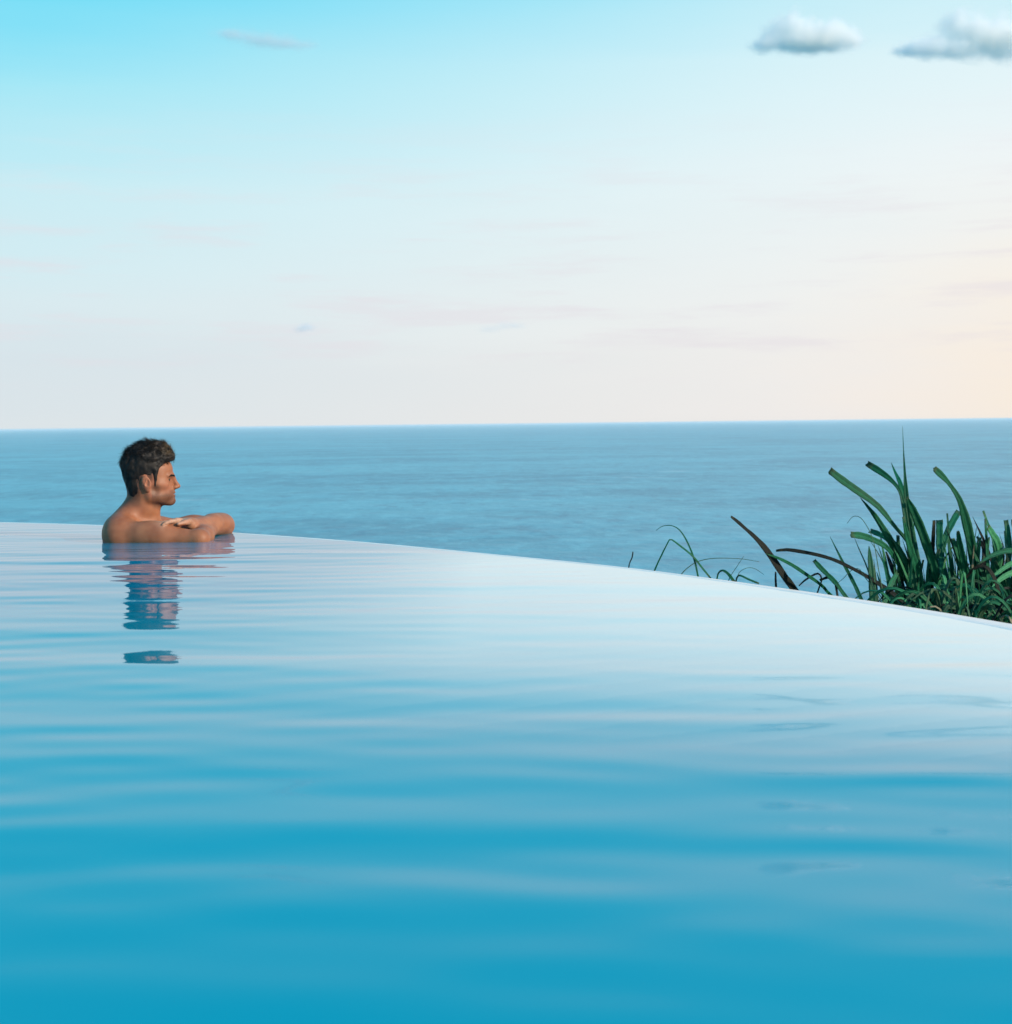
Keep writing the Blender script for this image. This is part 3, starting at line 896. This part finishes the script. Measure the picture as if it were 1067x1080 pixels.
def leaf(parent, pts, widths, mat, cut=False, fold=0.35, face=None, twist=0.0, n=22, name='leaf'):
    """strap leaf from base to tip: a folded blade with real thickness"""
    c = catmull(pts, n)
    W = np.interp(np.linspace(0, 1, n), np.linspace(0, 1, len(widths)), widths)
    vs, fs, across = [], [], []
    fc = Vector(face) if face is not None else Vector((0, -1, .25))
    ang0 = random.uniform(-.35, .35)
    for i in range(n):
        t = (c[min(i + 1, n - 1)] - c[max(i - 1, 0)]).normalized()
        side = t.cross(fc)
        if side.length < 1e-4: side = t.cross(Vector((1, 0, 0)))
        side.normalize()
        side = Matrix.Rotation(ang0 + twist * (i / (n - 1) - .5), 3, t) @ side
        nor = side.cross(t).normalized()
        h = W[i] * .5
        th = min(.0016, .25 * h + .0003)
        jit = 1 + 0.05 * math.sin(i * 2.1 + ang0 * 9)
        endz = Vector((0, 0, 0))
        for off in (th, -th):
            for a_ in (-1, -.5, 0, .5, 1):
                p = c[i] + side * (h * a_ * jit) + nor * (fold * h * (abs(a_) - .4) + off)
                if cut and i == n - 1: p += t * (h * .5 * random.uniform(-.6, .6))
                vs.append(p); across.append(a_)
    for i in range(n - 1):
        a, b_ = i * 10, (i + 1) * 10
        for k in range(4):
            fs.append((a + k, a + k + 1, b_ + k + 1, b_ + k))
            fs.append((a + 5 + k + 1, a + 5 + k, b_ + 5 + k, b_ + 5 + k + 1))
        fs.append((a + 5, a, b_, b_ + 5)); fs.append((a + 4, a + 9, b_ + 9, b_ + 4))
    e = (n - 1) * 10
    for k in range(4):
        fs.append((e + k, e + k + 1, e + 5 + k + 1, e + 5 + k))
    o_ = mesh_obj(name, [tuple(v) for v in vs], fs, mat, parent)
    fa = o_.data.attributes.new('across', 'FLOAT', 'POINT'); fa.data.foreach_set('value', across)
    fa = o_.data.attributes.new('along', 'FLOAT', 'POINT'); fa.data.foreach_set('value', [i / (n - 1) for i in range(n) for _ in range(10)])
    return o_


rim_px = np.array(edge_px)
def rim_D(px):
    """distance of the rim's outer edge in direction px"""
    y = np.interp(px, rim_px[:, 0], rim_px[:, 1])
    return on_water(px, y, RIM_Z).y


def ground_pt(px, D):
    q = P(px, 640, D)
    return Vector((q.x, q.y, -1.12))


def plant(name, px, beyond, label, cat, group=None):
    D = 8.0 + beyond * 3
    root = empty(name, ground_pt(px, D))
    tag(root, label, cat, group)
    root_D = D
    return root, root_D


def photo_leaf(root, D, path, wpx, mat, cut=False, lean=0.0, fold=.35, twist=0.0, spread=.05, ):
    """path runs tip -> base in photo directions; it is carried on down to the plant's root.
    Each leaf leans its own way in depth."""
    rl = Vector(root.location)
    N = len(path)
    pts = []
    for i, (x, y) in enumerate(path):
        u = 1 - i / (N - 1)                         # 1 at the tip
        pts.append(P(x, y, D + 2 * lean * u + spread))
    pts.reverse()
    sc_ = D / F
    first = pts[0]
    dr = (first - pts[1]).normalized()
    mid_ = first + dr * .22 + Vector((0, 0, -.05))
    g = Vector((mid_.x * .75 + rl.x * .25, rl.y + spread, rl.z - .03))
    pts = [g, mid_] + pts
    wl = [v * sc_ * .80 for v in wpx][::-1]
    wl = [wl[0] * .8, wl[0]] + wl
    leaf(root, pts, wl, mat, cut, fold, None, twist)


# --- the tall strap-leaved plant in the middle of the clump
A1, D1 = plant('strap_leaf_plant', 966, .26, 'tall dark green strap-leaved plant whose thin spire crosses the horizon line', 'plant', 'strap-leaved plants along the pool rim')
PL = [
    ([(874, 496), (887, 506), (901, 516), (925, 533.5), (942, 554), (958, 574), (966, 600)], [9, 10, 10, 8, 5, 4.5, 6], M_G, True, -.12),
    ([(914, 489), (927, 497), (939, 506), (948, 517), (953, 535), (958, 570), (963, 610)], [8, 9, 6, 4, 6, 7, 8], M_G, True, .10),
    ([(951.5, 449), (952.5, 475), (954, 501), (956, 530), (959, 565), (966, 605)], [.3, 1.3, 3.4, 7.5, 9, 10], M_G, False, .04),
    ([(939.5, 488), (944, 499), (949, 510), (956, 535), (963, 570), (970, 608)], [.6, 3.5, 6, 8, 8, 8], M_G, False, .2),
    ([(956, 524), (960, 533), (966, 546), (974, 566), (981, 588), (988, 612)], [2, 8, 11, 12, 11, 9], M_G, False, -.06),
    ([(907, 525), (916, 536), (925, 548), (940, 573), (954, 600), (962, 622)], [.8, 4, 7, 10, 11, 9], M_G, False, -.10),
    ([(897, 564), (907, 565), (917, 568), (933, 576), (944, 590), (955, 612)], [8, 9, 8, 7, 5, 6], M_G, True, -.16),
    ([(917, 560), (925, 563), (936, 570), (948, 590), (960, 618)], [7, 8, 6, 5, 6], M_G, True, .14),
    ([(941, 569), (948, 580), (956, 596), (964, 618)], [2, 8, 9, 8], M_G, False, -.04),
    ([(952, 545), (957, 570), (965, 596), (972, 620)], [3, 9, 10, 8], M_G, False, -.08),
    ([(934, 582), (941, 600), (952, 622)], [2, 7, 7], M_D, False, .1),
]
for path, wp, mt, cut, lean in PL:
    photo_leaf(A1, D1, path, wp, mt, cut, lean, twist=random.uniform(-.4, .4), spread=random.uniform(-.06, .06))

A2, D2 = plant('strap_leaf_plant', 1024, .24, 'bushy strap-leaved plant with one tall bent leaf cut square at its tip', 'plant', 'strap-leaved plants along the pool rim')
PL = [
    ([(984.5, 494), (992, 501), (1000, 509.5), (1011, 526), (1018, 548), (1025, 580), (1029, 610)], [8, 9, 5, 7, 12, 13, 11], M_G, True, -.08),
    ([(990.5, 549), (990.5, 562), (991, 580), (996, 605)], [9, 9, 9, 8], M_G, True, .1),
    ([(1011, 539), (1004, 551), (997, 566), (992, 590), (994, 612)], [8, 9, 8, 7, 7], M_G, True, .22),
    ([(1041.5, 556), (1046, 563), (1052, 573), (1054, 590), (1046, 618)], [8, 9, 9, 8, 8], M_L, True, -.1),
    ([(1010, 560), (1012, 575), (1016, 595), (1020, 620)], [4, 8, 9, 8], M_G, True, -.05),
    ([(1030, 566), (1038, 580), (1036, 600), (1030, 622)], [3, 7, 8, 8], M_D, True, .1),
    ([(1004, 568), (1010, 584), (1016, 610)], [5, 8, 8], M_G, True, .0),
    ([(1060.5, 549), (1063, 565), (1064, 585), (1056, 620)], [6, 7, 7, 7], M_G, True, .05),
    ([(1054, 574), (1056, 590), (1050, 616)], [6, 8, 8], M_D, True, .05),
]
for path, wp, mt, cut, lean in PL:
    photo_leaf(A2, D2, path, wp, mt, cut, lean, twist=random.uniform(-.4, .4), spread=random.uniform(-.06, .06))

A3, D3 = plant('strap_leaf_plant', 1085, .22, 'strap-leaved plant at the right edge of the picture with long arching blades', 'plant', 'strap-leaved plants along the pool rim')
PL = [
    ([(1069, 548), (1071, 566), (1074, 600)], [7, 8, 8], M_G, True, .0),
    ([(1086, 520), (1086, 550), (1085, 600)], [7, 10, 10], M_G, True, .1),
    ([(1110, 535), (1102, 560), (1092, 605)], [7, 10, 10], M_G, True, -.05),
    ([(1030, 596), (1046, 586), (1066, 581), (1082, 590), (1088, 620)], [1, 6, 8, 7, 6], M_G, False, -.12),
    ([(1036, 622), (1050, 606), (1068, 594), (1084, 596), (1090, 625)], [1, 5, 7, 7, 6], M_L, False, -.16),
    ([(1041, 629), (1052, 613), (1068, 604), (1084, 606), (1092, 632)], [1, 6, 8, 7, 6], M_L, False, -.2),
]
for path, wp, mt, cut, lean in PL:
    photo_leaf(A3, D3, path, wp, mt, cut, lean, twist=random.uniform(-.4, .4), spread=random.uniform(-.05, .05))


def rosette(root, n, L, wd, mats, reach=1.0, up=(25, 75), cutp=.3, seed=1, droop=False):
    """arching leaves thrown out all round a root"""
    rd = random.Random(seed)
    g = Vector(root.location)
    for k in range(n):
        a = 2 * math.pi * (k + rd.uniform(-.4, .4)) / n * 1.618 * 3
        e = math.radians(rd.uniform(*up)); ln = L * rd.uniform(.65, 1.15)
        dh = Vector((math.cos(a), math.sin(a), 0))
        if dh.y < 0: dh.y *= .45                      # the wall stands in front
        p0 = g + Vector((rd.uniform(-.11, .11), rd.uniform(-.08, .12), 0))
        pts = []
        for i in range(5):
            u = i / 4
            zz = (2.5 * u - 2.0 * u * u) * math.sin(e) * math.sin(e) if droop else math.sin(e) * 1.35 * u - (.62 - .3 * math.sin(e)) * u * u
            pts.append(p0 + dh * (ln * reach * (math.cos(e) * u + (.30 * u * u if droop else 0))) + Vector((0, 0, ln * zz)))
        w_ = wd * rd.uniform(.6, 1.25)
        leaf(root, pts, [w_ * .8, w_, w_, w_ * .75, w_ * (.55 if rd.random() < cutp else .08)], rd.choice(mats), cut=True,
             face=Vector((rd.uniform(-.7, .7), -1, rd.uniform(.1, 1.2))), twist=rd.uniform(-1.2, 1.2), n=16)


rosette(A1, 30, .86, .032, [M_G, M_G, M_D, M_L], reach=.55, seed=3, up=(45, 82))
rosette(A2, 56, .88, .032, [M_G, M_G, M_D, M_G, M_L], reach=.62, seed=4, up=(38, 84))
rosette(A3, 58, .98, .032, [M_G, M_G, M_D, M_L], reach=.70, seed=5, up=(35, 85))
rosette(A1, 18, .95, .016, [M_L, M_G, M_B], reach=.7, seed=23, up=(50, 80))
rosette(A2, 26, .88, .017, [M_L, M_G, M_B, M_Y], reach=.75, seed=24, up=(45, 80))
rosette(A3, 26, .92, .018, [M_L, M_G, M_B], reach=.8, seed=25, up=(42, 80))
# low tangled plants right behind the rim
low = [
    (985, -.22, .92, 34, 'low tangled plant of curling dark blades behind the rim, left of the right-hand thicket', 6),
    (1022, -.22, .92, 38, 'low tangled plant of curling blades pressed against the rim below the bent cut leaf', 7),
    (1058, -.22, .92, 40, 'low tangled plant with pale curling blades in the bottom right corner of the greenery', 8),
    (1100, -.22, .92, 36, 'low tangled plant just past the right edge of the picture', 9),
]
for px, bey, L_, n_, lab, sd_i in low:
    r_, d_ = plant('trailing_plant', px, bey, lab, 'plant', 'low trailing plants behind the rim')
    rosette(r_, int(n_ * 1.5), L_, .019, [M_G, M_L, M_D, M_L, M_L, M_B], reach=.8, up=(56, 88), cutp=.1, seed=sd_i, droop=True)
    rosette(r_, 10, L_ * .95, .013, [M_Y, M_L, M_B], reach=.9, up=(56, 84), cutp=.1, seed=sd_i + 50, droop=True)

# --- dark arching leaves to the left
A4, D4 = plant('arching_leaf_plant', 838, .22, 'plant with one broad dark brown blade leaning left over the rim', 'plant')
for path, wp, mt, cut, lean in [
    ([(770.5, 545), (777, 550), (786, 558), (795, 566), (806, 578), (816, 592), (828, 610), (834, 618)], [3, 5, 4.5, 6, 8.5, 9.5, 10, 10], M_D, True, -.06),
    ([(807, 584), (820, 588.5), (835, 596), (850, 606), (863, 615), (872, 624)], [1.5, 3.5, 4.5, 4.5, 4, 4], M_G, False, -.1),
    ([(817.5, 603), (817.5, 612), (818, 622)], [2, 3, 3], M_D, True, .02),
    ([(842, 618), (850, 611), (862, 605), (866, 612), (862, 624)], [1.5, 2.5, 2.5, 2, 2], M_D, False, .0),
]:
    photo_leaf(A4, D4, path, wp, mt, cut, lean, fold=.2, twist=.2)
A5, D5 = plant('arching_leaf_plant', 930, .16, 'plant sending one long dark blade arching left along the rim', 'plant')
for path, wp, mt, cut, lean in [
    ([(818, 581), (830, 580), (847, 582.5), (864, 586), (880, 591), (896, 598.5), (912, 607), (928, 617), (942, 627)], [3, 5, 5.5, 5, 5, 5, 5, 6, 6], M_D, True, .05),
    ([(858, 591), (864, 598), (872, 606), (879, 613), (886, 622)], [5, 7, 6, 7, 5], M_G, True, .04),
    ([(875, 566), (882, 580), (890, 596), (898, 611), (906, 628)], [.5, 2, 4, 5, 5], M_G, False, .1),
    ([(916, 576), (917, 588), (918.5, 604), (920, 632)], [1, 6, 8.5, 9.5], M_G, False, .05),
    ([(901, 568), (906, 580), (913, 596), (919, 615)], [.5, 1.4, 1.8, 2], M_B, False, .1),
    ([(926, 576), (931, 592), (935, 610), (938, 632)], [.5, 2, 2.6, 3], M_G, False, .1),
    ([(921, 590), (923, 608), (925, 632)], [.5, 2, 3], M_B, False, .05),
    ([(946, 604), (940, 614), (934, 630)], [5, 7, 7], M_G, False, .05),
    ([(893, 552), (899, 545), (907, 546), (915, 557), (921, 572), (926, 600)], [.4, .7, .8, .9, 1, 1.2], M_B, False, .1),
    ([(880, 617), (888, 611), (897, 602), (905, 600), (911, 608)], [.4, .7, .8, .9, 1], M_B, False, .1),
    ([(864, 612), (874, 609), (880, 614), (882, 624)], [3, 4, 4, 3], M_D, False, .03),
]:
    photo_leaf(A5, D5, path, wp, mt, cut, lean, twist=random.uniform(-.3, .3))

# --- wispy grass further left
def grass(px, label, blades, bey=.2):
    r_, d_ = plant('grass_sprig', px, bey, label, 'grass', 'wispy grass sprigs behind the rim')
    for path, wp, mt in blades:
        photo_leaf(r_, d_, path, wp, mt, False, random.uniform(-.05, .05), fold=.2)
grass(663, 'single short grass stub standing alone farthest left behind the rim', [([(667, 582), (666, 588), (663.5, 594), (662, 602)], [1.6, 1.8, 1.5, 1.6], M_D)])
grass(712, 'grass sprig with a sharply bent stalk forming a peak above the rim',
      [([(749, 610), (740, 599), (730, 586.5), (717, 576), (707, 569), (703, 574), (696, 588), (689, 604)], [2.2, 2.4, 2.6, 2.2, 1.8, 1.6, 2, 2], M_G)])
grass(737, 'grass sprig whose thin arc curls left at its top beside the peaked stalk',
      [([(691.5, 559.5), (697, 555.5), (704, 554), (711, 555.5), (717, 560), (724, 571), (731.5, 589.5), (736, 610)], [.5, .8, 1, 1.2, 1.5, 2, 2.4, 2.4], M_G),
       ([(800, 592.5), (782, 589.5), (763, 588.7), (748, 589.3), (735, 592.5), (726, 598), (717, 607)], [.5, .8, .9, 1, 1, 1.1, 1.2], M_B)])
grass(764, 'tiny looped grass sprig low behind the rim',
      [([(774, 614), (769, 607), (764, 602.5), (760, 602), (757, 605), (755.5, 611)], [4, 4, 3.2, 2.4, 2, 2], M_G),
       ([(784, 586.5), (777, 597), (771, 606), (768, 612)], [.4, .7, .8, 1], M_B)])
grass(790, 'low grass blade folded flat along the rim beside the broad dark blade',
      [([(800, 615.5), (790, 611.5), (780, 607), (777, 609), (775.5, 614)], [2.2, 2.6, 2.4, 2, 2], M_G),
       ([(805, 606), (796, 600), (788, 599), (780, 603), (776, 612)], [.4, .7, .7, .8, .9], M_B)])

# ================================================================= CLOUDS
def cloud(px, py, lumps, label, seed, dens=.03, tint=(1, .985, .97), D=6000.0):
    """lumps: (dx, dy, rx, ry) in photo pixels; a soft heap of vapour puffs"""
    c = P(px, py, D); k = D / F
    rd = np.random.default_rng(seed)
    L_ = [(dx * k, rd.uniform(-.3, .3) * rx * k, -dy * k, rx * k, rx * k * .9, ry * k) for dx, dy, rx, ry in lumps]
    m, T = new_mat('cloud_vapour')
    tc = T.n('ShaderNodeTexCoord')
    nn = T.n('ShaderNodeTexNoise', i_Scale=0.015, i_Detail=5.0, i_Roughness=0.6); T.l(tc.outputs['Object'], nn.inputs['Vector'])
    tot = None
    for x, y, z, a, b_, h in L_:
        sb = T.n('ShaderNodeVectorMath', operation='SUBTRACT'); T.l(tc.outputs['Object'], sb.inputs[0]); sb.inputs[1].default_value = (x, y, z)
        dv = T.n('ShaderNodeVectorMath', operation='DIVIDE'); T.l(sb.outputs[0], dv.inputs[0]); dv.inputs[1].default_value = (a, b_, h)
        dt = T.n('ShaderNodeVectorMath', operation='DOT_PRODUCT'); T.l(dv.outputs[0], dt.inputs[0]); T.l(dv.outputs[0], dt.inputs[1])
        g = T.math('EXPONENT', T.math('MULTIPLY', dt.outputs['Value'], -1.0))
        tot = g if tot is None else T.math('ADD', tot, g)
    f = T.math('ADD', tot, T.math('MULTIPLY', T.math('SUBTRACT', nn.outputs['Fac'], .5), 1.9))
    dn = T.math('MULTIPLY', T.math('POWER', T.maprange(f, 0.16, 1.7), 2.4), dens)
    vol = T.n('ShaderNodeVolumePrincipled'); vol.inputs['Color'].default_value = tuple(tint) + (1,); vol.inputs['Anisotropy'].default_value = 0.0
    T.l(dn, vol.inputs['Density'])
    o = T.n('ShaderNodeOutputMaterial'); T.l(vol.outputs[0], o.inputs['Volume'])
    A_ = np.array(L_)
    lo = (A_[:, :3] - A_[:, 3:] * 1.6).min(0); hi = (A_[:, :3] + A_[:, 3:] * 1.6).max(0)
    st = (hi[0] - lo[0]) / 60
    ax_ = [np.arange(lo[i] - st, hi[i] + 2 * st, st * (1 if i < 2 else .6)) for i in range(3)]
    g = np.meshgrid(*ax_, indexing='ij')
    t_ = 0
    for x, y, z, a, b_, h in L_:
        t_ = t_ + np.exp(-(((g[0] - x) / a) ** 2 + ((g[1] - y) / b_) ** 2 + ((g[2] - z) / h) ** 2))
    fv = (0.22 - t_).astype(np.float32)
    fv[[0, -1]] = 1; fv[:, [0, -1]] = 1; fv[:, :, [0, -1]] = 1
    v, q = surface_nets(fv, *ax_)
    ob = mesh_obj('cloud', v, q, m)
    ob.location = c
    return tag(ob, label, 'cloud', 'small clouds low in the sky')


cloud(848, 40, [(-44, 6, 16, 8), (-26, -8, 18, 17), (-6, -12, 17, 18), (14, 0, 18, 14), (32, -8, 17, 15), (50, 4, 16, 11), (4, 5, 34, 8)],
      'puffy cream cloud standing alone near the top, left of the larger corner cloud', 1, .085, (1, .990, .975))
cloud(1022, 46, [(-66, 6, 18, 8), (-44, 2, 20, 11), (-18, -20, 17, 20), (2, -14, 20, 20), (22, -2, 22, 20), (46, -14, 24, 22), (-20, 8, 24, 9), (62, 4, 26, 18)],
      'larger pale cloud in the top right corner, cut by the frame', 2, .075, (1, .990, .975))
cloud(282, 42, [(-42, -6, 20, 5), (-20, -3, 24, 8), (4, 1, 24, 8), (26, 4, 22, 6), (44, 7, 14, 4)],
      'thin grey wisp of cloud high on the left', 3, .016, (.84, .88, .90))
cloud(322, 346, [(-7, 1, 10, 5), (6, 0, 10, 5), (0, -3, 9, 5)], 'tiny grey puff of cloud low in the sky above and right of the man', 4, .014, (.93, .94, .97))
cloud(528, 344, [(-14, 3, 13, 5), (4, -1, 13, 6), (18, 0, 10, 4)], 'small faint lilac cloud low in the middle of the sky', 5, .012, (.95, .93, .97))

# ================================================================= CAMERA AND RENDER
cd = bpy.data.cameras.new('camera'); cd.sensor_fit = 'HORIZONTAL'; cd.sensor_width = 36.0; cd.lens = 36.0 * F / 1067
cd.clip_start = 0.05; cd.clip_end = 200000
cd.dof.use_dof = True; cd.dof.focus_distance = 5.6; cd.dof.aperture_fstop = 10.0
co = bpy.data.objects.new('camera', cd); COL.objects.link(co)
Mx = Matrix((RT, UP, -fw)).transposed().to_4x4(); Mx.translation = CAM
co.matrix_world = Mx
sc.camera = co
sc.view_settings.view_transform = 'Standard'; sc.view_settings.look = 'None'
sc.view_settings.exposure = 0.0; sc.view_settings.gamma = 1.0
sc.cycles.use_denoising = True
sc.cycles.volume_step_rate = 0.5; sc.cycles.volume_bounces = 64; sc.cycles.max_bounces = 72
sc.cycles.caustics_reflective = False
